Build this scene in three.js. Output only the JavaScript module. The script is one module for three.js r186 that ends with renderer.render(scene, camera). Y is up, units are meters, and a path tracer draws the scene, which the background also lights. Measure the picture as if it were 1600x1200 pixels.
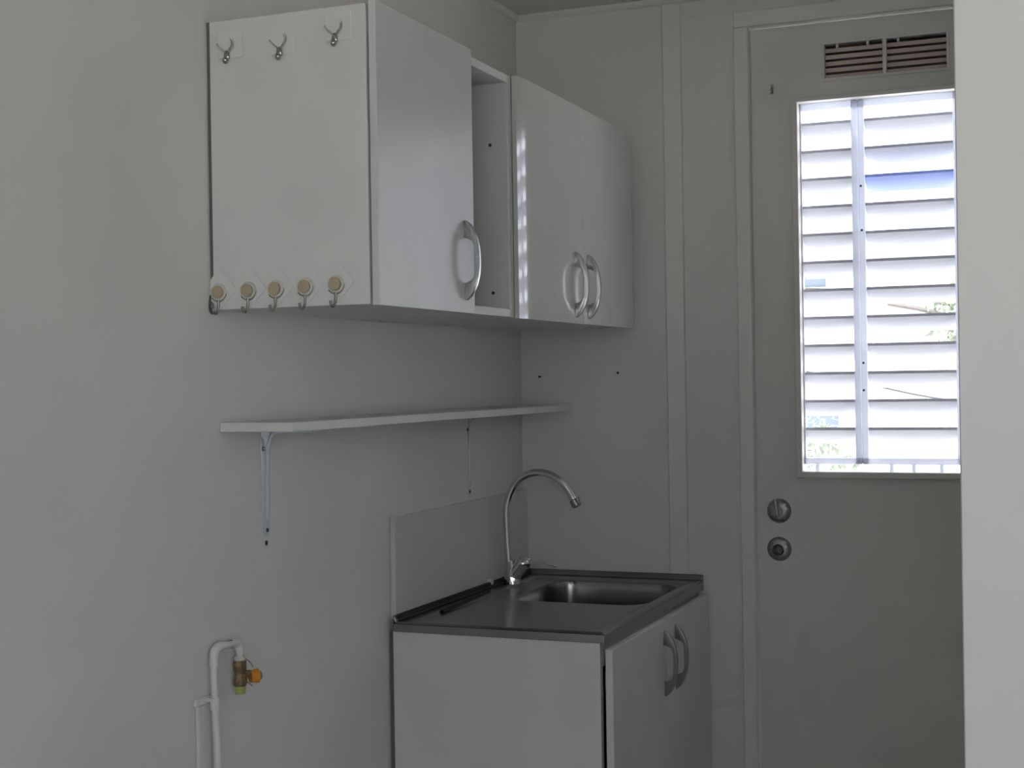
import * as THREE from 'three';
import { RoundedBoxGeometry } from 'three/addons/geometries/RoundedBoxGeometry.js';
import { mergeGeometries, toCreasedNormals } from 'three/addons/utils/BufferGeometryUtils.js';

// ---------------------------------------------------------------- camera, sky, exposure
const scene = new THREE.Scene();
const camera = new THREE.PerspectiveCamera(THREE.MathUtils.radToDeg(2 * Math.atan(600 / 2239.5)), 4 / 3, 0.05, 200);
camera.position.set(1.3623, 1.3974, 3.4462);
camera.rotation.set(THREE.MathUtils.degToRad(-0.156), THREE.MathUtils.degToRad(21.948), THREE.MathUtils.degToRad(-0.9135), 'YXZ');
scene.add(camera);
scene.background = new THREE.Color().setRGB(0.86, 0.92, 1.0);      // bright hazy sky
scene.backgroundIntensity = 4.5;
const sun = new THREE.DirectionalLight(new THREE.Color().setRGB(1.0, 0.97, 0.92), 26);   // high, over the roof; no beam reaches the room
sun.position.set(-9, 26, -11); sun.target.position.set(0, 0, 0);
sun.castShadow = true; sun.shadow.mapSize.set(2048, 2048);
Object.assign(sun.shadow.camera, { left: -22, right: 22, top: 22, bottom: -22, near: 1, far: 80 });
scene.add(sun, sun.target);
const renderer = new THREE.WebGLRenderer({ antialias: true });
renderer.toneMapping = THREE.LinearToneMapping;
renderer.toneMappingExposure = 0.83;
renderer.shadowMap.enabled = true;

// ---------------------------------------------------------------- helpers
let seed = 7;
const rnd = () => { seed = (seed * 1664525 + 1013904223) >>> 0; return seed / 4294967296; };
const taken = {};
const numbered = (n) => { const k = taken[n] = (taken[n] ?? -1) + 1; return k ? n + '_' + String(k).padStart(3, '0') : n; };
function boxUV(g) {                                                 // uv in metres, by the dominant axis of the normal
  const p = g.attributes.position, n = g.attributes.normal, uv = new Float32Array(p.count * 2);
  for (let i = 0; i < p.count; i++) {
    const a = [Math.abs(n.getX(i)), Math.abs(n.getY(i)), Math.abs(n.getZ(i))], m = a.indexOf(Math.max(...a));
    uv[2 * i] = m === 0 ? p.getZ(i) : p.getX(i); uv[2 * i + 1] = m === 1 ? p.getZ(i) : p.getY(i);
  }
  g.setAttribute('uv', new THREE.BufferAttribute(uv, 2));
  return g;
}
function plain(g) { const h = g.index ? g.toNonIndexed() : g; for (const k of Object.keys(h.attributes)) if (!['position', 'normal', 'uv'].includes(k)) h.deleteAttribute(k); return h; }
const merge = (list) => boxUV(list.length > 1 ? mergeGeometries(list.map(plain)) : plain(list[0]));
function box(x0, x1, y0, y1, z0, z1, r = 0.0012) {                   // a box between two corners, edges rounded
  const w = x1 - x0, h = y1 - y0, d = z1 - z0, rr = Math.min(r, w * 0.45, h * 0.45, d * 0.45);
  const g = rr > 0 ? new RoundedBoxGeometry(w, h, d, 2, rr) : new THREE.BoxGeometry(w, h, d);
  return g.translate((x0 + x1) / 2, (y0 + y1) / 2, (z0 + z1) / 2);
}
function cyl(a, b, r0, r1 = r0, seg = 24) {
  const A = new THREE.Vector3(...a), B = new THREE.Vector3(...b), d = B.clone().sub(A);
  const g = new THREE.CylinderGeometry(r1, r0, d.length(), seg);
  g.applyQuaternion(new THREE.Quaternion().setFromUnitVectors(new THREE.Vector3(0, 1, 0), d.normalize()));
  return g.translate((A.x + B.x) / 2, (A.y + B.y) / 2, (A.z + B.z) / 2);
}
const ball = (c, r, sx = 1, sy = 1, sz = 1) => new THREE.SphereGeometry(r, 28, 18).scale(sx, sy, sz).translate(...c);
const tube = (pts, r, n = 48, seg = 14) => new THREE.TubeGeometry(new THREE.CatmullRomCurve3(pts.map((p) => new THREE.Vector3(...p)), false, 'centripetal'), n, r, seg);
function lathe(profile, at, axis = 'y', seg = 40) {
  const g = new THREE.LatheGeometry(profile.map((p) => new THREE.Vector2(...p)), seg);
  if (axis === 'z') g.rotateX(Math.PI / 2);
  if (axis === 'x') g.rotateZ(-Math.PI / 2);
  return toCreasedNormals(g.translate(...at), 0.6);
}
const shape = (pts, holes = []) => { const s = new THREE.Shape(pts.map((p) => new THREE.Vector2(...p))); for (const h of holes) s.holes.push(new THREE.Path(h.map((p) => new THREE.Vector2(...p)))); return s; };
const rect = (x0, x1, y0, y1) => [[x0, y0], [x1, y0], [x1, y1], [x0, y1]];
const extrude = (s, depth, bevel = 0, curve = 12) => new THREE.ExtrudeGeometry(s, { depth, bevelEnabled: bevel > 0, bevelSize: bevel, bevelThickness: bevel, bevelOffset: -bevel, bevelSegments: 2, curveSegments: curve });
function put(name, geometries, m, parent = scene) {
  const o = new THREE.Mesh(merge([].concat(geometries)), m);
  o.name = numbered(name); o.castShadow = o.receiveShadow = true; parent.add(o);
  return o;
}
function tag(o, label, category, group) { o.userData = { ...o.userData, label, category }; if (group) o.userData.group = group; return o; }
function structure(o, label, category) { o.userData = { kind: 'structure', label, category }; return o; }
function thing(name, label, category, [x, y, z] = [0, 0, 0], group) {
  const o = new THREE.Group(); o.name = numbered(name); o.position.set(x, y, z); scene.add(o);
  return tag(o, label, category, group);
}
function copy(root, [x, y, z], label) {
  const r = root.clone(); r.name = numbered(root.name.replace(/_\d{3}$/, '')); r.position.set(x, y, z); r.userData = { ...root.userData, label }; scene.add(r);
  return r;
}

// ---------------------------------------------------------------- procedural materials
function noiseTexture(size, cells, lo, hi, stretch = 1) {            // layered value noise, tiles
  const data = new Uint8Array(size * size * 4), layers = cells.map((c) => { const t = new Float32Array(c * c); for (let i = 0; i < t.length; i++) t[i] = rnd(); return t; });
  const at = (t, c, u, v) => {
    const x = u * c, y = v * c, i = Math.floor(x), j = Math.floor(y), fx = x - i, fy = y - j, s = fx * fx * (3 - 2 * fx), q = fy * fy * (3 - 2 * fy), g = (a, b) => t[((b % c) + c) % c * c + ((a % c) + c) % c];
    return (g(i, j) * (1 - s) + g(i + 1, j) * s) * (1 - q) + (g(i, j + 1) * (1 - s) + g(i + 1, j + 1) * s) * q;
  };
  for (let y = 0; y < size; y++) for (let x = 0; x < size; x++) {
    let s = 0, w = 0, a = 1;
    layers.forEach((t, k) => { s += a * at(t, cells[k], x / size, (y / size) * stretch); w += a; a *= 0.6; });
    const v = Math.round(255 * (lo + (hi - lo) * s / w)), o = (y * size + x) * 4;
    data[o] = data[o + 1] = data[o + 2] = v; data[o + 3] = 255;
  }
  const t = new THREE.DataTexture(data, size, size); t.wrapS = t.wrapT = THREE.RepeatWrapping; t.magFilter = THREE.LinearFilter; t.minFilter = THREE.LinearMipmapLinearFilter; t.generateMipmaps = true; t.needsUpdate = true;
  return t;
}
const fine = noiseTexture(256, [16, 40, 90], 0.2, 0.8), coarse = noiseTexture(128, [3, 7, 15], 0.93, 1.0), streak = noiseTexture(256, [128, 64, 32], 0.7, 1, 1);
coarse.colorSpace = THREE.SRGBColorSpace;
const scaled = (t, k, l = k) => { const c = t.clone(); c.repeat.set(k, l); c.needsUpdate = true; return c; };
const mat = (r, g, b, roughness, extra = {}) => new THREE.MeshPhysicalMaterial({ color: new THREE.Color().setRGB(r, g, b), roughness, ...extra });
const M = {
  wall: mat(0.79, 0.785, 0.765, 0.75, { map: scaled(coarse, 0.7), bumpMap: scaled(fine, 2.2), bumpScale: 0.0006 }),
  ceiling: mat(0.82, 0.80, 0.745, 0.85, { map: scaled(coarse, 0.6) }),
  floor: mat(0.52, 0.505, 0.475, 0.5, { map: scaled(coarse, 1.3), bumpMap: scaled(fine, 3), bumpScale: 0.0004 }),
  trim: mat(0.765, 0.76, 0.735, 0.5, { bumpMap: scaled(fine, 4), bumpScale: 0.0003 }),
  doorPaint: mat(0.77, 0.765, 0.74, 0.5, { map: scaled(coarse, 1.1), bumpMap: scaled(fine, 3), bumpScale: 0.0003 }),
  melamine: mat(0.765, 0.76, 0.745, 0.42, { map: scaled(coarse, 1.7) }),
  glossDoor: mat(0.69, 0.69, 0.69, 0.27, { map: scaled(coarse, 1.3) }),
  satinDoor: mat(0.66, 0.66, 0.65, 0.16, { ior: 1.55, clearcoat: 1, clearcoatRoughness: 0.07, map: scaled(coarse, 1.3) }),
  edge: mat(0.16, 0.155, 0.145, 0.8, { map: scaled(coarse, 4) }),  // dark tone standing in for the shadow gap behind the cabinets
  splash: mat(0.71, 0.71, 0.70, 0.3, { map: scaled(coarse, 2) }),
  steel: mat(0.32, 0.32, 0.315, 0.25, { metalness: 1, map: scaled(coarse, 3) }),
  chrome: mat(0.72, 0.74, 0.76, 0.12, { metalness: 1, roughnessMap: scaled(fine, 3) }),
  brushed: mat(0.31, 0.31, 0.31, 0.36, { metalness: 0.9, roughnessMap: scaled(streak, 12) }),
  handle: mat(0.52, 0.53, 0.54, 0.3, { metalness: 0.75, roughnessMap: scaled(streak, 14) }),
  shadedHandle: mat(0.27, 0.27, 0.27, 0.45, { metalness: 0.6, roughnessMap: scaled(streak, 14) }),  // same handle metal, darkened for the dim light low down
  bracket: mat(0.60, 0.655, 0.69, 0.45, { roughnessMap: scaled(fine, 12) }),
  hookMetal: mat(0.36, 0.36, 0.34, 0.3, { metalness: 0.9, roughnessMap: scaled(fine, 20) }),
  clear: mat(0.745, 0.74, 0.725, 0.42, { roughnessMap: scaled(fine, 20) }),
  cream: mat(0.50, 0.42, 0.28, 0.55, { map: scaled(coarse, 9) }),
  creamRim: mat(0.66, 0.65, 0.58, 0.4, { map: scaled(coarse, 9) }),
  screw: mat(0.10, 0.10, 0.10, 0.5, { metalness: 0.6, roughnessMap: scaled(fine, 30) }),
  pvc: mat(0.80, 0.80, 0.765, 0.4, { map: scaled(coarse, 5) }),
  brass: mat(0.24, 0.17, 0.09, 0.45, { metalness: 0.55, roughnessMap: scaled(fine, 20), bumpMap: scaled(fine, 20), bumpScale: 0.0004 }),
  orange: mat(0.75, 0.28, 0.02, 0.45, { map: scaled(coarse, 9) }),
  blue: mat(0.20, 0.22, 0.36, 0.5, { map: scaled(coarse, 9) }),
  lime: mat(0.42, 0.50, 0.12, 0.5, { map: scaled(coarse, 9) }),
  matteBlack: mat(0.02, 0.02, 0.02, 0.7, { bumpMap: scaled(fine, 20), bumpScale: 0.0004 }),
  ventSlat: mat(0.84, 0.72, 0.64, 0.6, { map: scaled(coarse, 4) }),
  ventDark: mat(0.14, 0.12, 0.11, 0.9, { bumpMap: scaled(fine, 9), bumpScale: 0.0006 }),
  louverShade: mat(0.52, 0.60, 0.90, 0.6, { transmission: 0.3, thickness: 0, map: scaled(coarse, 2) }),  // blue tint stands in for the shaded face of a tilted slat
  slatMetal: mat(0.74, 0.755, 0.82, 0.6, { transmission: 0.2, thickness: 0, map: scaled(coarse, 2) }),
  louver: mat(0.86, 0.88, 0.95, 0.7, { transmission: 0.42, thickness: 0, map: scaled(coarse, 2) }),  // translucency makes the shutter frame glow in place of window glare
  ground: mat(0.74, 0.73, 0.71, 0.95, { map: scaled(coarse, 0.2), bumpMap: scaled(fine, 0.7), bumpScale: 0.01 }),
  houseWall: mat(0.74, 0.70, 0.66, 0.9, { map: scaled(coarse, 0.5), bumpMap: scaled(fine, 1), bumpScale: 0.003 }),
  roof: mat(0.42, 0.38, 0.38, 0.8, { map: scaled(coarse, 0.8) }),
  paneGlass: mat(0.16, 0.20, 0.27, 0.2, { map: scaled(coarse, 1) }),
  bark: mat(0.20, 0.185, 0.175, 0.95, { bumpMap: scaled(fine, 3), bumpScale: 0.01 }),
  leaf: mat(0.25, 0.29, 0.23, 0.8, { transmission: 0.3, thickness: 0, side: THREE.DoubleSide, map: scaled(coarse, 3) }),
  cable: mat(0.05, 0.05, 0.055, 0.7, { roughnessMap: scaled(fine, 9) }),
};

// ---------------------------------------------------------------- the setting
const H = 2.335, RX = 3.55, RZ = 5.6;
structure(put('floor', box(-0.15, RX + 0.15, -0.12, 0, -0.12, RZ + 0.15, 0), M.floor), 'plain beige floor of the kitchen', 'floor');
structure(put('ceiling', box(-0.15, RX + 0.15, H, H + 0.12, -0.12, RZ + 0.15, 0), M.ceiling), 'low white painted ceiling above the wall cabinets', 'ceiling');
structure(put('wall_left', box(-0.15, 0, 0, H, -0.12, RZ + 0.15, 0), M.wall), 'plain white wall that carries the wall cabinets and shelf', 'wall');
const DX0 = 0.6075, DX1 = 1.2465, DTOP = 2.2402;
structure(put('wall_back', [box(0, DX0 - 0.002, 0, H, -0.12, 0, 0), box(DX1 + 0.002, RX, 0, H, -0.12, 0, 0), box(DX0 - 0.002, DX1 + 0.002, DTOP + 0.003, H, -0.12, 0, 0)], M.wall), 'white wall behind the sink, cut open for the door', 'wall');
structure(put('wall_kitchen', box(1.62, 1.68, 0, H, 0, 1.9, 0), M.wall), 'white side wall of the kitchenette beside the door', 'wall');
structure(put('wall_right', box(1.2418, RX, 0, H, 1.9, 1.96, 0.002), M.wall), 'bright white partition wall at the right edge of the view', 'wall');
{
  const a = 3.4, b = 4.6, c = 0.95, e = 2.2;
  structure(put('wall_far', extrude(shape(rect(-0.12, RZ + 0.15, 0, H), [rect(a, b, c, e)]), 0.15).rotateY(-Math.PI / 2).translate(RX + 0.15, 0, 0), M.wall), 'white outer wall of the room behind the partition', 'wall');
  structure(put('window_2', extrude(shape(rect(a - 0.03, b + 0.03, c - 0.03, e + 0.03), [rect(a + 0.03, b - 0.03, c + 0.03, e - 0.03)]), 0.05, 0.004).rotateY(-Math.PI / 2).translate(RX + 0.03, 0, 0), M.trim), 'added white framed side window out of view, brightens the left wall', 'window');  // unseen window, added to brighten the left wall
}
const WX0 = 1.5, WX1 = 3.25, WY0 = 0.9, WY1 = 2.25;
{
  const g = extrude(shape(rect(0, RX, 0, H), [rect(WX0, WX1, WY0, WY1)]), 0.15).translate(0, 0, RZ);
  structure(put('wall_front', g, M.wall), 'white wall behind the viewer with a wide window', 'wall');
  const w = put('window_1', extrude(shape(rect(WX0 - 0.03, WX1 + 0.03, WY0 - 0.03, WY1 + 0.03), [rect(WX0 + 0.03, WX1 - 0.03, WY0 + 0.03, WY1 - 0.03)]), 0.05, 0.004).translate(0, 0, RZ - 0.02), M.trim);
  structure(w, 'wide white framed window behind the viewer', 'window');
  put('mullion', box((WX0 + WX1) / 2 - 0.02, (WX0 + WX1) / 2 + 0.02, WY0 + 0.03, WY1 - 0.03, RZ - 0.01, RZ + 0.03), M.trim, w);
}
// ceiling beads, the cover strip on the back wall, the panel and the frame round the door
const bead = (r) => shape([[0, 0], [r, 0], [r * 0.92, -r * 0.4], [r * 0.7, -r * 0.7], [r * 0.4, -r * 0.92], [0, -r]]);
structure(put('trim_1', extrude(bead(0.014), RZ).translate(0, H, 0), M.trim), 'thin white bead between left wall and ceiling', 'trim');
structure(put('trim_2', extrude(bead(0.014), RX).translate(0, 0, -RX).rotateY(-Math.PI / 2).translate(0, H, 0), M.trim), 'thin white bead between back wall and ceiling', 'trim');
structure(put('trim_3', box(0.389, 0.438, 0, H - 0.012, -0.006, 0.0065, 0.006), M.trim), 'white vertical cover strip on the back wall', 'trim');
structure(put('trim_4', box(0.4385, 0.571, 0, 2.283, 0, 0.005, 0.001), M.wall), 'flat white panel between cover strip and door frame', 'trim');
structure(put('trim_5', [
  box(0.572, DX0 - 0.001, 0, DTOP + 0.002, -0.05, 0.014, 0.003), box(DX1 + 0.001, DX1 + 0.036, 0, DTOP + 0.002, -0.05, 0.014, 0.003),
  box(0.572, DX1 + 0.036, DTOP + 0.002, 2.281, -0.05, 0.014, 0.003)], M.trim), 'white frame around the door', 'frame');

// ---------------------------------------------------------------- the door
{
  const d = new THREE.Group(); d.name = numbered('door_1'); scene.add(d);
  structure(d, 'white painted door with louvred window, vent grille and two round locks', 'door');
  const zf = -0.004, th = 0.04, x0 = DX0 + 0.002, x1 = DX1 - 0.002;
  const win = [0.7215, 1.133, 1.166, 2.0515], vent = [0.7845, 1.0695, 2.1005, 2.1855];
  const leaf = extrude(shape(rect(x0, x1, 0.012, DTOP - 0.003), [rect(...win), rect(...vent)]), th - 0.002, 0.001).translate(0, 0, zf - th + 0.001);
  put('door_leaf', leaf, M.doorPaint, d);
  put('window_frame', extrude(shape(rect(win[0] - 0.014, win[1] + 0.014, win[2] - 0.014, win[3] + 0.010), [rect(win[0] + 0.001, win[1] - 0.001, win[2] + 0.001, win[3] - 0.001)]), 0.05, 0.0025).translate(0, 0, zf - th), M.doorPaint, d);
  // louvred shutter standing in the window opening: two leaves
  const zs = -0.03;
  const halves = [[0.722, 0.859], [0.859, 1.092]];
  halves.forEach(([a, b], k) => {
    const st = 0.0155, parts = [box(b - st, b - 0.0006, 1.1835, 2.051, zs - 0.012, zs + 0.008, 0.003), box(a + 0.0006, b - 0.0006, 2.033, 2.051, zs - 0.012, zs + 0.006, 0.003), box(a + 0.0006, b - 0.0006, 1.1835, 1.1985, zs - 0.012, zs + 0.009, 0.003)];
    if (k) parts.push(box(a + 0.0006, a + st, 1.1835, 2.051, zs - 0.012, zs + 0.008, 0.003)); else parts.push(box(a + 0.0006, a + 0.004, 1.1835, 2.051, zs - 0.012, zs + 0.008, 0.001));
    for (const x of k ? [0.926, 0.977, 1.04] : [0.752]) parts.push(cyl([x, 1.166, zs], [x, 1.185, zs], 0.005, 0.005, 14));
    const sh = put('shutter', parts, M.louver, d);
    const s0 = k ? a + st : a + 0.004, s1 = b - st;
    for (let i = 0; i < 12; i++) {                                  // inner edge high, outer edge low
      const y = 2.0185 - 0.0333 - i * 0.0666;
      const prof = shape([[0.006, 0.0195], [0.0075, 0.018], [0.0075, 0.0125], [0.005, 0.0105], [-0.022, -0.0205], [-0.0275, -0.0205], [-0.029, -0.017], [-0.001, 0.0185]]);
      const g = extrude(prof, s1 - s0 - 0.001).rotateY(-Math.PI / 2).translate(s1 - 0.0005, y, zs - 0.001);
      put('slat', toCreasedNormals(g, 0.7), k && i === 2 ? M.louverShade : M.slatMetal, sh);
    }
    if (k) for (const [x, y] of [[a + 0.006, 1.845], [a + 0.007, 1.74], [a + 0.006, 1.425], [a + 0.006, 1.36]]) put('screw', lathe([[0, 0.003], [0.0022, 0.0022], [0.003, 0], [0, 0]], [x, y, zs + 0.008], 'z', 14), M.screw, sh);
  });
  // vent grille above the window
  const v = put('vent', [
    extrude(shape(rect(vent[0] - 0.004, vent[1] + 0.004, vent[2] - 0.004, vent[3] + 0.004), [rect(vent[0] + 0.003, vent[1] - 0.003, vent[2] + 0.003, vent[3] - 0.002)]), 0.014, 0.001).translate(0, 0, zf - 0.012),
    box(0.922, 0.931, vent[2], vent[3], zf - 0.016, zf, 0.001)], M.doorPaint, d);
  put('insect_screen', box(vent[0] - 0.003, vent[1] + 0.003, vent[2] - 0.003, vent[3] + 0.003, zf - 0.036, zf - 0.034, 0), M.ventDark, v);
  for (const [a, b] of [[vent[0] + 0.003, 0.922], [0.931, vent[1] - 0.003]]) for (let i = 0; i < 5; i++) {
    const y = vent[2] + 0.008 + i * 0.0155;
    const g = extrude(shape([[-0.001, 0.0044], [0.001, 0.0038], [-0.006, -0.0044], [-0.0085, -0.0038]].map(([z, q]) => [-z, q])), b - a).rotateY(Math.PI / 2).translate(a, y, zf - 0.008);
    put('slat', g, M.ventSlat, v);
  }
  for (const [x, y] of [[0.817, 2.179], [0.888, 2.181], [0.958, 2.181]]) put('clip', box(x - 0.003, x + 0.003, y - 0.006, y + 0.006, zf - 0.012, zf - 0.002, 0.001), M.doorPaint, v);
  // two locks
  const rose = [[0, 0.010], [0.018, 0.010], [0.0245, 0.0085], [0.028, 0.005], [0.0295, 0], [0, 0]];
  const bolt = put('deadbolt', lathe(rose, [0.6625, 1.0715, zf], 'z'), M.brushed, d);
  put('thumb_turn', [cyl([0.6625, 1.0715, zf + 0.009], [0.6625, 1.0715, zf + 0.016], 0.010), box(-0.0045, 0.0045, -0.012, 0.030, 0, 0.018, 0.004).rotateZ(0.12).translate(0.6615, 1.0715, zf + 0.010)], M.brushed, bolt);
  const lock = put('lock', lathe(rose, [0.6615, 0.9795, zf], 'z'), M.brushed, d);
  put('lock_cylinder', lathe([[0, 0.022], [0.008, 0.022], [0.0115, 0.020], [0.0135, 0.012], [0.0145, 0.009], [0, 0.009]], [0.6605, 0.9775, zf], 'z'), M.screw, lock);
  put('coat_hook', [tube([[0.6615, 2.097, zf], [0.662, 2.094, zf + 0.008], [0.6615, 2.083, zf + 0.014], [0.661, 2.077, zf + 0.012], [0.6605, 2.079, zf + 0.006]], 0.0026, 20, 8), box(0.6585, 0.6645, 2.078, 2.101, zf, zf + 0.003, 0.001)], M.hookMetal, d);
}

// ---------------------------------------------------------------- bow handles
function bowHandle(len = 0.144, out = 0.030, wide = 0.011) {        // stands on a face looking to +x, centred on the origin
  const h = len / 2, outer = [], inner = [], N = 22;
  for (let i = 0; i <= N; i++) { const t = -1 + 2 * i / N, e = Math.pow(1 - Math.pow(Math.abs(t), 2.3), 0.72); outer.push([out * (0.12 + 0.88 * e), t * h]); }
  for (let i = 0; i <= 14; i++) { const t = -1 + 2 * i / 14; inner.push([0.004 + (out - 0.0095 - 0.004) * Math.pow(1 - Math.pow(Math.abs(t), 5), 0.6), t * h * 0.56]); }
  const s = shape([[0, -h], ...outer, [0, h]], [[[-0.001, -h * 0.56], ...inner, [-0.001, h * 0.56]].reverse()].slice(0, 0));
  const pts = [[0, -h], ...outer, [0, h], [0, h * 0.56], ...inner.slice().reverse(), [0, -h * 0.56]];
  return toCreasedNormals(extrude(shape(pts), wide - 0.004, 0.002).translate(0, 0, -(wide - 0.004) / 2), 0.6);
}
const hg = bowHandle();
const addHandle = (door, x, y, z, m = M.handle) => put('handle', hg.clone().translate(x, y, z), m, door);

// ---------------------------------------------------------------- wall cabinets
const YB = 1.5222, YT = 2.0025, CX0 = 0.007, CX1 = 0.300, DF = 0.3165;
function carcass(t, z0, z1) {
  const p = 0.016;
  put('side_panel', box(CX0, CX1, YB, YT, z0, z0 + p), M.melamine, t);
  put('side_panel', box(CX0, CX1, YB, YT, z1 - p, z1), M.melamine, t);
  put('gap_shade', box(CX0 - 0.0055, CX0 - 0.0004, YB + (z1 > 1 ? 0.036 : 0), YT, z1 - 0.006, z1 - 0.001, 0), M.edge, t);  // dark strip drawn in as the shadow between cabinet and wall
  put('top_panel', box(CX0, CX1, YT - p, YT, z0 + p, z1 - p), M.melamine, t);
  put('bottom_panel', box(CX0, CX1, YB, YB + p, z0 + p, z1 - p), M.melamine, t);
  put('back_panel', box(CX0 + 0.004, CX0 + 0.008, YB + p, YT - p, z0 + p, z1 - p, 0), M.melamine, t);
}
{
  const t = thing('wall_cabinet', 'white wall cabinet nearest the viewer, one wide door and an open bay with no door', 'cabinet');
  carcass(t, 0.7985, 1.4105);
  const d = put('door', box(CX1 + 0.0045, DF + 0.0015, YB - 0.002, YT + 0.0035, 1.029, 1.4105, 0.0015), M.glossDoor, t);
  addHandle(d, DF + 0.0015, 1.615, 1.072);
  for (const [x, y] of [[0.2627, 1.8653], [0.2645, 1.5711]]) put('screw', lathe([[0, 0.0025], [0.0026, 0.0018], [0.0036, 0], [0, 0]], [x, y, 0.8145], 'z', 14), M.screw, t);
}
{
  const t = thing('wall_cabinet', 'white wall cabinet against the back wall with two closed doors', 'cabinet');
  carcass(t, 0.036, 0.7955);
  // the near edge of this front has drawn back a few millimetres, bowed
  const bow = [[DF - 0.001, -0.4185], [DF, -0.4195]];
  for (let i = 0; i <= 16; i++) { const u = i / 16; bow.push([DF - 0.0046 * u * u, -(0.7345 + 0.06 * u)]); }
  bow.push([CX1 + 0.0025, -0.7945], [CX1 + 0.0025, -0.4185]);
  const ag = toCreasedNormals(extrude(shape(bow.slice().reverse()), YT - YB + 0.003).rotateX(-Math.PI / 2).translate(0, YB - 0.002, 0), 0.35);
  const a = put('door', ag, M.satinDoor, t);
  const b = put('door', box(CX1 + 0.0025, DF, YB - 0.002, YT + 0.001, 0.0375, 0.416, 0.0015), M.satinDoor, t);
  addHandle(a, DF, 1.6045, 0.468); addHandle(b, DF, 1.6045, 0.382);
}

// ---------------------------------------------------------------- hooks stuck on the side of the near cabinet
{
  const zc = 1.4105;
  const t = thing('wall_hook', 'small silver double prong hook at the top rear corner of the cabinet side', 'hook', [0.0425, 1.9511, zc], 'silver double prong hooks along the top of the cabinet side');
  put('base_plate', box(-0.017, 0.029, -0.012, 0.034, 0, 0.0015, 0.0007), M.clear, t);
  put('prong', tube([[0.001, -0.006, 0.002], [-0.003, -0.001, 0.006], [-0.0095, 0.006, 0.012], [-0.0125, 0.0105, 0.014]], 0.0013, 24, 8), M.hookMetal, t);
  put('prong', tube([[0.001, -0.006, 0.002], [0.008, 0.001, 0.006], [0.0165, 0.006, 0.012], [0.019, 0.0125, 0.016], [0.0175, 0.0155, 0.018]], 0.0022, 24, 8), M.handle, t);
  put('body', [ball([0.0005, -0.009, 0.0035], 0.0068, 0.8, 1.35, 0.6), ball([0.0005, -0.0165, 0.008], 0.0056, 0.9, 1.15, 1)], M.hookMetal, t);
  copy(t, [0.143, 1.9474, zc], 'small silver double prong hook in the middle of the top row on the cabinet side');
  copy(t, [0.2455, 1.9590, zc], 'small silver double prong hook in the top row nearest the cabinet door');
}
{
  const zc = 1.4105, names = ['first from the wall', 'second from the wall', 'middle one of the row', 'fourth from the wall', 'nearest the cabinet door'];
  const t = thing('disc_hook', 'cream disc hook in the lower row, ' + names[0], 'hook', [0.0186, 1.5513, zc], 'cream disc hooks along the bottom of the cabinet side');
  put('base_plate', extrude(shape([[0, -0.03], [0.003, -0.0285], [0.0315, 0.002], [0.0315, 0.006], [0.004, 0.037], [0, 0.037], [-0.004, 0.037], [-0.0175, 0.02], [-0.0175, -0.012]]), 0.0012, 0.0003).translate(0.0005, 0, 0.0003), M.clear, t);
  put('disc', lathe([[0, 0.006], [0.0095, 0.0058], [0.0108, 0.0045], [0.0108, 0.001], [0, 0.001]], [-0.001, 0.0005, 0.0015], 'z'), M.cream, t);
  put('rim', lathe([[0.0108, 0.0045], [0.0135, 0.004], [0.0148, 0.0022], [0.0150, 0], [0.0105, 0]], [0.0006, 0, 0.0014], 'z'), M.creamRim, t);
  put('hook', [tube([[0.0005, -0.013, 0.004], [0.0008, -0.022, 0.0045], [0.0005, -0.030, 0.006], [-0.0008, -0.0355, 0.0095], [-0.0025, -0.0345, 0.0135], [-0.003, -0.027, 0.0155]], 0.0024, 30, 8),
    tube([[-0.0125, -0.009, 0.003], [-0.007, -0.0135, 0.0035], [0.0005, -0.0152, 0.004], [0.008, -0.0135, 0.0035], [0.0145, -0.005, 0.003], [0.0155, 0.0005, 0.003]], 0.0011, 30, 8)], M.hookMetal, t);
  [[0.0757, 1.5520], [0.1283, 1.5530], [0.1835, 1.5544], [0.2402, 1.5560]].forEach(([x, y], i) => copy(t, [x, y, zc], 'cream disc hook in the lower row on the cabinet side, ' + names[i + 1]));
  const s = thing('corner_hook', 'small dark curved hook on the wall at the rear bottom corner of the cabinet', 'hook', [-0.0005, 1.5511, zc]);
  put('base', box(0.0002, 0.0052, -0.006, 0.006, -0.006, 0.002, 0.001), M.creamRim, s);
  put('hook', tube([[0.003, -0.004, 0.001], [0.0022, -0.016, 0.003], [0.003, -0.026, 0.004], [0.0075, -0.034, 0.005], [0.0125, -0.0345, 0.006]], 0.0021, 24, 8), M.screw, s);
}

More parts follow.
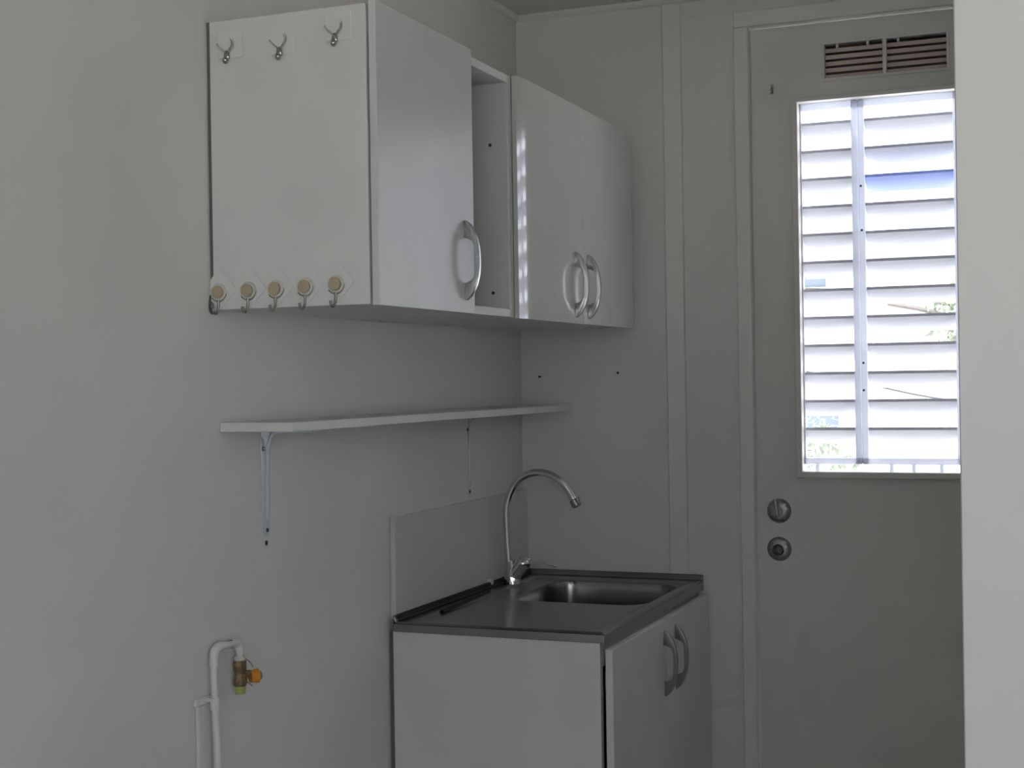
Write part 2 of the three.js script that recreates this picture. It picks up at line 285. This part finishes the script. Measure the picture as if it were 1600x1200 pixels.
// ---------------------------------------------------------------- shelf on two brackets
{
  const t = thing('wall_shelf', 'long thin white shelf board on two steel brackets below the wall cabinets', 'shelf');
  put('board', box(0.001, 0.142, 1.3175, 1.3335, 0.002, 1.389, 0.0015), M.melamine, t);
  for (const [z, w, yb] of [[1.248, 0.030, 1.128], [0.350, 0.024, 1.126]]) {
    const leg = extrude(shape([[-w * 0.52, 1.3165], [w * 0.52, 1.3165], [w * 0.36, 1.16], [w * 0.30, yb + 0.006], [w * 0.18, yb], [-w * 0.18, yb], [-w * 0.30, yb + 0.006], [-w * 0.36, 1.16]].map(([a, b]) => [-a, b])), 0.002, 0.0004).rotateY(Math.PI / 2).translate(0.0006, 0, z);
    const arm = extrude(shape([[0.001, w * 0.52], [0.11, w * 0.34], [0.118, w * 0.2], [0.118, -w * 0.2], [0.11, -w * 0.34], [0.001, -w * 0.52]]), 0.002, 0.0004).rotateX(Math.PI / 2).translate(0, 1.3168, z);
    const rib = tube([[0.002, yb + 0.03, z], [0.004, yb + 0.05, z], [0.005, 1.24, z], [0.010, 1.295, z], [0.020, 1.309, z], [0.05, 1.3135, z], [0.10, 1.3135, z]], 0.0034, 40, 10);
    const b = put('bracket', [leg, arm, rib], M.bracket, t);
    for (const [dy, dz] of [[1.283, 0.009], [yb + 0.010, 0]]) put('screw', lathe([[0, 0.003], [0.0028, 0.0022], [0.0042, 0], [0, 0]], [0.0028, dy, z + dz], 'x', 16), M.screw, b);
  }
}
tag(put('wall_plug', lathe([[0, 0.0012], [0.003, 0.0012], [0.0048, 0.0004], [0.005, 0], [0, 0]], [0, 1.1145, 1.2465], 'x', 18), M.screw), 'dark empty wall plug just below the near shelf bracket', 'wall plug');
for (const [x, y, label] of [[0.0538, 1.4059, 'small dark nail in the back wall just above the far end of the shelf'], [0.264, 1.4123, 'small dark nail in the back wall below the right edge of the far cabinet']])
  tag(put('nail', [cyl([x, y, -0.004], [x - 0.001, y - 0.001, 0.007], 0.0016, 0.0016, 12), lathe([[0, 0.0085], [0.003, 0.0078], [0.0032, 0.0068], [0, 0.0066]], [x - 0.001, y - 0.001, 0], 'z', 16)], M.screw), label, 'nail');

// ---------------------------------------------------------------- splashback, base cabinet, steel sink top, tap
tag(put('splashback', box(0.0005, 0.012, 0.902, 1.1145, 0.002, 0.764, 0.001), M.splash), 'low grey-white splashback panel on the left wall beside the sink', 'splashback');
const YC = 0.9, AC = 0.4755, CZ = 0.7815;
{
  const t = thing('base_cabinet', 'white base cabinet with two doors under the steel sink', 'cabinet');
  const y1 = YC - 0.021, p = 0.016, x0 = 0.0105, x1 = 0.464, z0 = 0.012, z1 = 0.7765;
  put('side_panel', box(x0, x1, 0.0, y1, z1 - p, z1), M.melamine, t);
  put('side_panel', box(x0, x1, 0.0, y1, z0, z0 + p), M.melamine, t);
  put('gap_shade', box(x0 - 0.0075, x0 - 0.0004, 0, y1, z1 - 0.006, z1 - 0.001, 0), M.edge, t);  // shadow at the wall put in as a dark strip
  put('bottom_panel', box(x0, x1 - 0.001, 0.10, 0.10 + p, z0 + p, z1 - p), M.melamine, t);
  put('plinth', box(x1 - 0.06, x1 - 0.045, 0, 0.10, z0 + p, z1 - p), M.melamine, t);
  put('back_panel', box(x0 + 0.004, x0 + 0.008, 0.116, y1, z0 + p, z1 - p, 0), M.melamine, t);
  put('front_rail', box(x1 - 0.016, x1, y1 - 0.05, y1, z0 + p, z1 - p), M.melamine, t);
  const a = put('door', box(0.474, 0.490, 0.105, YC - 0.034, 0.3945, 0.7765, 0.0015), M.melamine, t);
  const b = put('door', box(0.474, 0.490, 0.105, YC - 0.034, 0.012, 0.3915, 0.0015), M.melamine, t);
  addHandle(a, 0.490, 0.771, 0.412, M.shadedHandle); addHandle(b, 0.490, 0.770, 0.323, M.shadedHandle);
}
{
  // the pressed sheet: height over a grid of x and z, with a shallow drainer recess, the bowl and rolled rims
  const t = thing('sink', 'stainless steel sink top with one bowl and a flat drainer on the base cabinet', 'sink');
  const sm = (a, b, v) => { const u = Math.min(1, Math.max(0, (v - a) / (b - a))); return u * u * (3 - 2 * u); };
  const rr = (x, z, x0, x1, z0, z1, r) => {                          // signed distance to a rounded rectangle, inside negative
    const qx = Math.abs(x - (x0 + x1) / 2) - (x1 - x0) / 2 + r, qz = Math.abs(z - (z0 + z1) / 2) - (z1 - z0) / 2 + r;
    return Math.hypot(Math.max(qx, 0), Math.max(qz, 0)) + Math.min(Math.max(qx, qz), 0) - r;
  };
  const X0 = 0.013, X1 = AC, Z0 = 0.007, Z1 = CZ;
  const height = (x, z) => {
    let y = YC;
    y += 0.012 * Math.max(1 - sm(X0, X0 + 0.0085, x), 1 - sm(Z0, Z0 + 0.008, z));            // turned-up rear edges
    const d = rr(x, z, 0.048, 0.456, 0.05, 0.752, 0.02);
    y -= 0.0045 * (1 - sm(-0.016, 0.0, d)) * sm(0.03, 0.04, Math.hypot(x - 0.05, z - 0.2));           // a flat seat for the tap
    const b = rr(x, z, 0.118, 0.444, 0.085, 0.418, 0.06);
    y -= 0.15 * (1 - sm(-0.016, -0.001, b)) + 0.012 * sm(-0.03, -0.15, b);
    const roll = Math.min(X1 - x, Z1 - z);
    y -= 0.004 * (1 - sm(0, 0.006, roll)) ** 2;
    return y;
  };
  const xs = [], zs = [];
  for (let i = 0; i <= 190; i++) xs.push(X0 + (X1 - X0) * i / 190);
  for (let j = 0; j <= 310; j++) zs.push(Z0 + (Z1 - Z0) * j / 310);
  const pos = [], idx = [], nx = xs.length, e = 0.0005, nor = [];
  for (const z of zs) for (const x of xs) {
    pos.push(x, height(x, z), z);
    const n = new THREE.Vector3(-(height(x + e, z) - height(x - e, z)) / (2 * e), 1, -(height(x, z + e) - height(x, z - e)) / (2 * e)).normalize(); nor.push(n.x, n.y, n.z);
  }
  for (let j = 0; j < zs.length - 1; j++) for (let i = 0; i < nx - 1; i++) { const a = j * nx + i; idx.push(a, a + nx, a + 1, a + 1, a + nx, a + nx + 1); }
  const g = new THREE.BufferGeometry(); g.setAttribute('position', new THREE.Float32BufferAttribute(pos, 3)); g.setAttribute('normal', new THREE.Float32BufferAttribute(nor, 3)); g.setAttribute('uv', new THREE.Float32BufferAttribute(new Float32Array(nx * zs.length * 2), 2)); g.setIndex(idx);
  put('worktop', g, M.steel, t);
  // folded edges: front, near side, rear
  put('edge', [
    box(X1 - 0.004, X1 + 0.0005, YC - 0.026, YC - 0.0042, Z0, Z1, 0.002), box(X0 + 0.001, X1, YC - 0.0215, YC - 0.0042, Z1 - 0.004, Z1 + 0.0005, 0.002),
    box(X0, X0 + 0.002, YC - 0.02, YC + 0.011, Z0, Z1, 0.0008), box(X0, X1, YC - 0.02, YC + 0.011, Z0, Z0 + 0.002, 0.0008)], M.steel, t);
  const dr = put('drain', lathe([[0, 0.001], [0.018, 0.0012], [0.022, 0.003], [0.036, 0.004], [0.04, 0.001], [0, 0]], [0.281, YC - 0.1685, 0.25], 'y'), M.chrome, t);
  for (let k = 0; k < 6; k++) put('hole', new THREE.CylinderGeometry(0.003, 0.003, 0.0012, 12).translate(0.281 + 0.011 * Math.cos(k * 1.047), YC - 0.1669, 0.25 + 0.011 * Math.sin(k * 1.047)), M.screw, dr);
  put('clip', box(0.0122, 0.024, YC + 0.006, YC + 0.019, 0.262, 0.274, 0.002), M.splash, t);
  put('black_strip', [box(0.0122, 0.0215, YC + 0.002, YC + 0.0125, 0.008, 0.765, 0.003)], M.matteBlack, t);  // black strip along the wall side of the sink top
  put('drainer_line', tube([[0.0555, YC - 0.001, 0.632], [0.0525, YC - 0.0005, 0.55], [0.0495, YC - 0.0005, 0.45], [0.0465, YC - 0.0005, 0.345]], 0.0045, 30, 8), M.matteBlack, t);  // thin black line along the drainer rim
}
{
  const t = thing('tap', 'chrome mixer tap with a tall swan neck spout on the rear of the sink', 'tap', [0, 0, 0.2]);
  put('body', [lathe([[0, 0.0], [0.0222, 0], [0.0222, 0.004], [0.0208, 0.008], [0.0195, 0.018], [0.018, 0.03], [0.0125, 0.044], [0.0105, 0.056], [0, 0.058]], [0.0475, YC + 0.0008, 0]),
    cyl([0.05, YC + 0.018, 0.002], [0.074, YC + 0.048, 0.004], 0.0165, 0.0165), ball([0.051, YC + 0.022, 0.0], 0.0195)], M.chrome, t);
  put('spout', tube([[0.0400, YC + 0.045, 0], [0.0375, 0.98, 0], [0.0345, 1.04, 0], [0.0350, 1.085, 0], [0.0440, 1.119, 0], [0.0610, 1.1465, 0], [0.0900, 1.1665, 0], [0.1240, 1.1725, 0], [0.1560, 1.1650, 0], [0.1830, 1.1470, 0], [0.2030, 1.1200, 0], [0.2120, 1.1030, 0]], 0.0088, 110, 20), M.chrome, t);
  put('aerator', [cyl([0.2090, 1.1085, 0], [0.2100, 1.1068, 0], 0.0095, 0.0122), cyl([0.2100, 1.1068, 0], [0.2178, 1.0935, 0], 0.0122, 0.0122), cyl([0.2178, 1.0935, 0], [0.2190, 1.0915, 0], 0.0100, 0.0090)], M.brushed, t);
  const l = put('lever', [ball([0.077, YC + 0.0515, 0.004], 0.0195, 1, 0.85, 1), cyl([0.070, YC + 0.044, 0.004], [0.079, YC + 0.054, 0.004], 0.0178, 0.0185)], M.chrome, t);
  put('lever_stick', [cyl([0.084, YC + 0.064, 0.0], [0.155, YC + 0.045, -0.012], 0.0024, 0.0020, 12), ball([0.1555, YC + 0.0448, -0.012], 0.0034)], M.chrome, l);
}

// ---------------------------------------------------------------- capped water pipe
{
  const t = thing('water_pipe', 'white plastic water pipe bent over at the top, low on the left wall', 'pipe');
  const X = 0.016;
  const z0 = 1.4405, z1 = 1.3645;
  put('pipe', tube([[X, 0.882, z0], [X, 0.91, z0], [X, 0.945, z0], [X, 0.957, z0 - 0.003], [X, 0.9625, z0 - 0.013], [X, 0.9615, z0 - 0.035], [X, 0.9600, z1 + 0.019], [X + 0.0005, 0.9570, z1 + 0.007], [X + 0.001, 0.9480, z1 + 0.001], [X + 0.001, 0.932, z1]], 0.0060, 90, 16), M.pvc, t);
  put('elbow', [tube([[X, 0.935, z0], [X, 0.947, z0], [X, 0.958, z0 - 0.004], [X, 0.9630, z0 - 0.015], [X, 0.9625, z0 - 0.026]], 0.0076, 30, 16), cyl([X, 0.938, z0], [X, 0.933, z0], 0.0082)], M.pvc, t);
  put('elbow', tube([[X, 0.9605, z1 + 0.024], [X, 0.9602, z1 + 0.013], [X + 0.0005, 0.9570, z1 + 0.004], [X + 0.001, 0.9470, z1]], 0.0074, 30, 16), M.pvc, t);
  put('pipe', tube([[X, 0.0, 1.428], [X, 0.4, 1.431], [X, 0.78, 1.4348], [X, 0.865, 1.4388], [X, 0.880, 1.4398]], 0.0068, 40, 16), M.pvc, t);
  put('coupling', [cyl([X, 0.862, 1.4388], [X, 0.880, 1.4398], 0.0086, 0.0086), cyl([X, 0.880, 1.4398], [X, 0.8835, 1.44], 0.0086, 0.0064)], M.pvc, t);
  put('clip', [box(0, 0.006, 0.872, 0.884, 1.428, 1.478, 0.002), box(0.004, 0.022, 0.876, 0.8815, 1.447, 1.452, 0.001)], M.pvc, t);
  put('cover_strip', box(0, 0.007, 0.0, 0.873, 1.452, 1.474, 0.003), M.wall, t);
}
{
  const t = thing('stop_valve', 'brass stop valve with an orange knob hanging from the white pipe end', 'valve', [0.017, 0.0068, 1.3645]);
  put('body', [lathe([[0, 0.8785], [0.0105, 0.8785], [0.0118, 0.881], [0.0118, 0.893], [0.0098, 0.896], [0.0098, 0.903], [0.0115, 0.906], [0.0115, 0.920], [0.0100, 0.9225], [0, 0.9225]], [0, 0, 0], 'y', 8), cyl([0, 0.8985, 0], [0.012, 0.897, -0.014], 0.0075, 0.0065, 16)], M.brass, t);
  put('collar', lathe([[0, 0.9225], [0.0098, 0.9225], [0.0102, 0.927], [0.0085, 0.930], [0, 0.930]], [0, 0, 0]), M.creamRim, t);
  put('cap', lathe([[0, 0.8652], [0.0080, 0.8652], [0.0092, 0.868], [0.0092, 0.8785], [0, 0.8785]], [0, 0, 0]), M.lime, t);
  const k = put('knob', [new THREE.CylinderGeometry(0.0125, 0.0105, 0.014, 10).rotateX(-Math.PI / 2).rotateY(-0.6).translate(0.0155, 0.8925, -0.0190)], M.orange, t);
  put('knob_cap', new THREE.CylinderGeometry(0.0065, 0.0098, 0.006, 16).rotateX(-Math.PI / 2).rotateY(-0.6).translate(0.0208, 0.8925, -0.0275), M.blue, k);
  put('wire', tube([[0.004, 0.9245, -0.008], [0.010, 0.918, -0.014], [0.014, 0.908, -0.019]], 0.0007, 16, 6), M.brass, t);
  put('wire', [tube([[0.006, 0.886, -0.008], [0.010, 0.880, -0.014], [0.013, 0.8755, -0.018]], 0.0007, 16, 6)], M.brass, t);
}

// ---------------------------------------------------------------- outdoors, seen between the louvres
structure(put('ground', box(-40, 40, -0.35, -0.13, -60, 40, 0), M.ground), 'pale bare ground outside the door', 'ground');
{
  const t = thing('house', 'pale neighbouring house seen through the louvres', 'house', [-2.6, -0.13, -15]);
  put('wall', box(-3.2, 2.35, 0, 2.95, -4, 0, 0), M.houseWall, t);
  put('roof', extrude(shape([[-3.6, 2.9], [2.75, 2.9], [2.62, 3.04], [-0.4, 3.65], [-3.5, 3.04]]), 4.6).translate(0, 0, -4.3), M.roof, t);
  for (const [x, y, w, h] of [[0.705, 2.62, 0.20, 0.19], [0.7, 0.75, 0.34, 0.42], [-1.2, 1.1, 0.34, 0.42]]) {
    const f = put('window', extrude(shape(rect(x - w, x + w, y, y + h), [rect(x - w + 0.035, x + w - 0.035, y + 0.03, y + h - 0.03)]), 0.05), M.trim, t);
    put('pane', box(x - w + 0.035, x + w - 0.035, y + 0.03, y + h - 0.03, 0.005, 0.012, 0), M.paneGlass, f);
  }
}
function foliage(n, leaf, spread) {
  const list = [], base = new THREE.BufferGeometry();
  base.setAttribute('position', new THREE.Float32BufferAttribute([0, 0, 0, 0.28, 0.5, 0.06, 0, 1, 0, 0, 0, 0, 0, 1, 0, -0.28, 0.5, 0.06], 3)); base.computeVertexNormals();
  base.setAttribute('uv', new THREE.Float32BufferAttribute(new Float32Array(12), 2));
  for (let i = 0; i < n; i++) {
    const [x, y, z] = spread(), s = leaf * (0.6 + 0.8 * rnd());
    list.push(base.clone().scale(s, s, s).rotateX(rnd() * 3).rotateY(rnd() * 6.28).rotateZ(rnd() * 6.28).translate(x, y, z));
  }
  return list;
}
const blob = (cx, cy, cz, rx, ry, rz) => () => { for (;;) { const a = rnd() * 2 - 1, b = rnd() * 2 - 1, c = rnd() * 2 - 1; if (a * a + b * b + c * c < 1) return [cx + a * rx, cy + b * ry, cz + c * rz]; } };
{
  const t = thing('tree', 'leafy tree outside the right half of the louvred window', 'tree', [0.75, -0.13, -9]);
  put('trunk', [tube([[0.3, 0, 0], [0.27, 0.9, 0], [0.2, 1.6, 0], [0.0, 2.2, 0]], 0.07, 30, 10), tube([[0.24, 1.3, 0], [-0.1, 1.75, 0.05], [-0.55, 2.02, 0.1], [-0.95, 2.12, 0.1]], 0.022, 30, 8)], M.bark, t);
  put('foliage', foliage(1500, 0.09, blob(-0.05, 1.95, 0, 0.65, 0.42, 0.5)), M.leaf, t).userData.kind = 'stuff';
}
{
  const t = thing('shrub', 'low green shrub outside the left half of the louvred window', 'shrub', [-1.0, -0.13, -9.5]);
  put('stem', [cyl([0, 0, 0], [0.05, 0.6, 0], 0.03, 0.015, 8), cyl([0.02, 0.1, 0], [-0.2, 0.7, 0.1], 0.02, 0.01, 8)], M.bark, t);
  put('foliage', foliage(900, 0.08, blob(0, 0.72, 0, 0.5, 0.5, 0.4)), M.leaf, t).userData.kind = 'stuff';
}
tag(put('utility_cable', tube([[-3, 1.72, -7.5], [-0.6, 1.42, -7.5], [0.4, 1.20, -7.5], [3, 0.98, -7.5]], 0.008, 40, 6), M.cable), 'thin dark cable hanging low across the louvred window', 'cable', null);
tag(put('utility_cable', tube([[-3, 2.18, -7.8], [0.0, 2.03, -7.8], [0.5, 1.96, -7.8], [3, 1.75, -7.8]], 0.008, 40, 6), M.cable), 'thin dark cable higher up behind the right half of the louvred window', 'cable', null);

renderer.render(scene, camera);
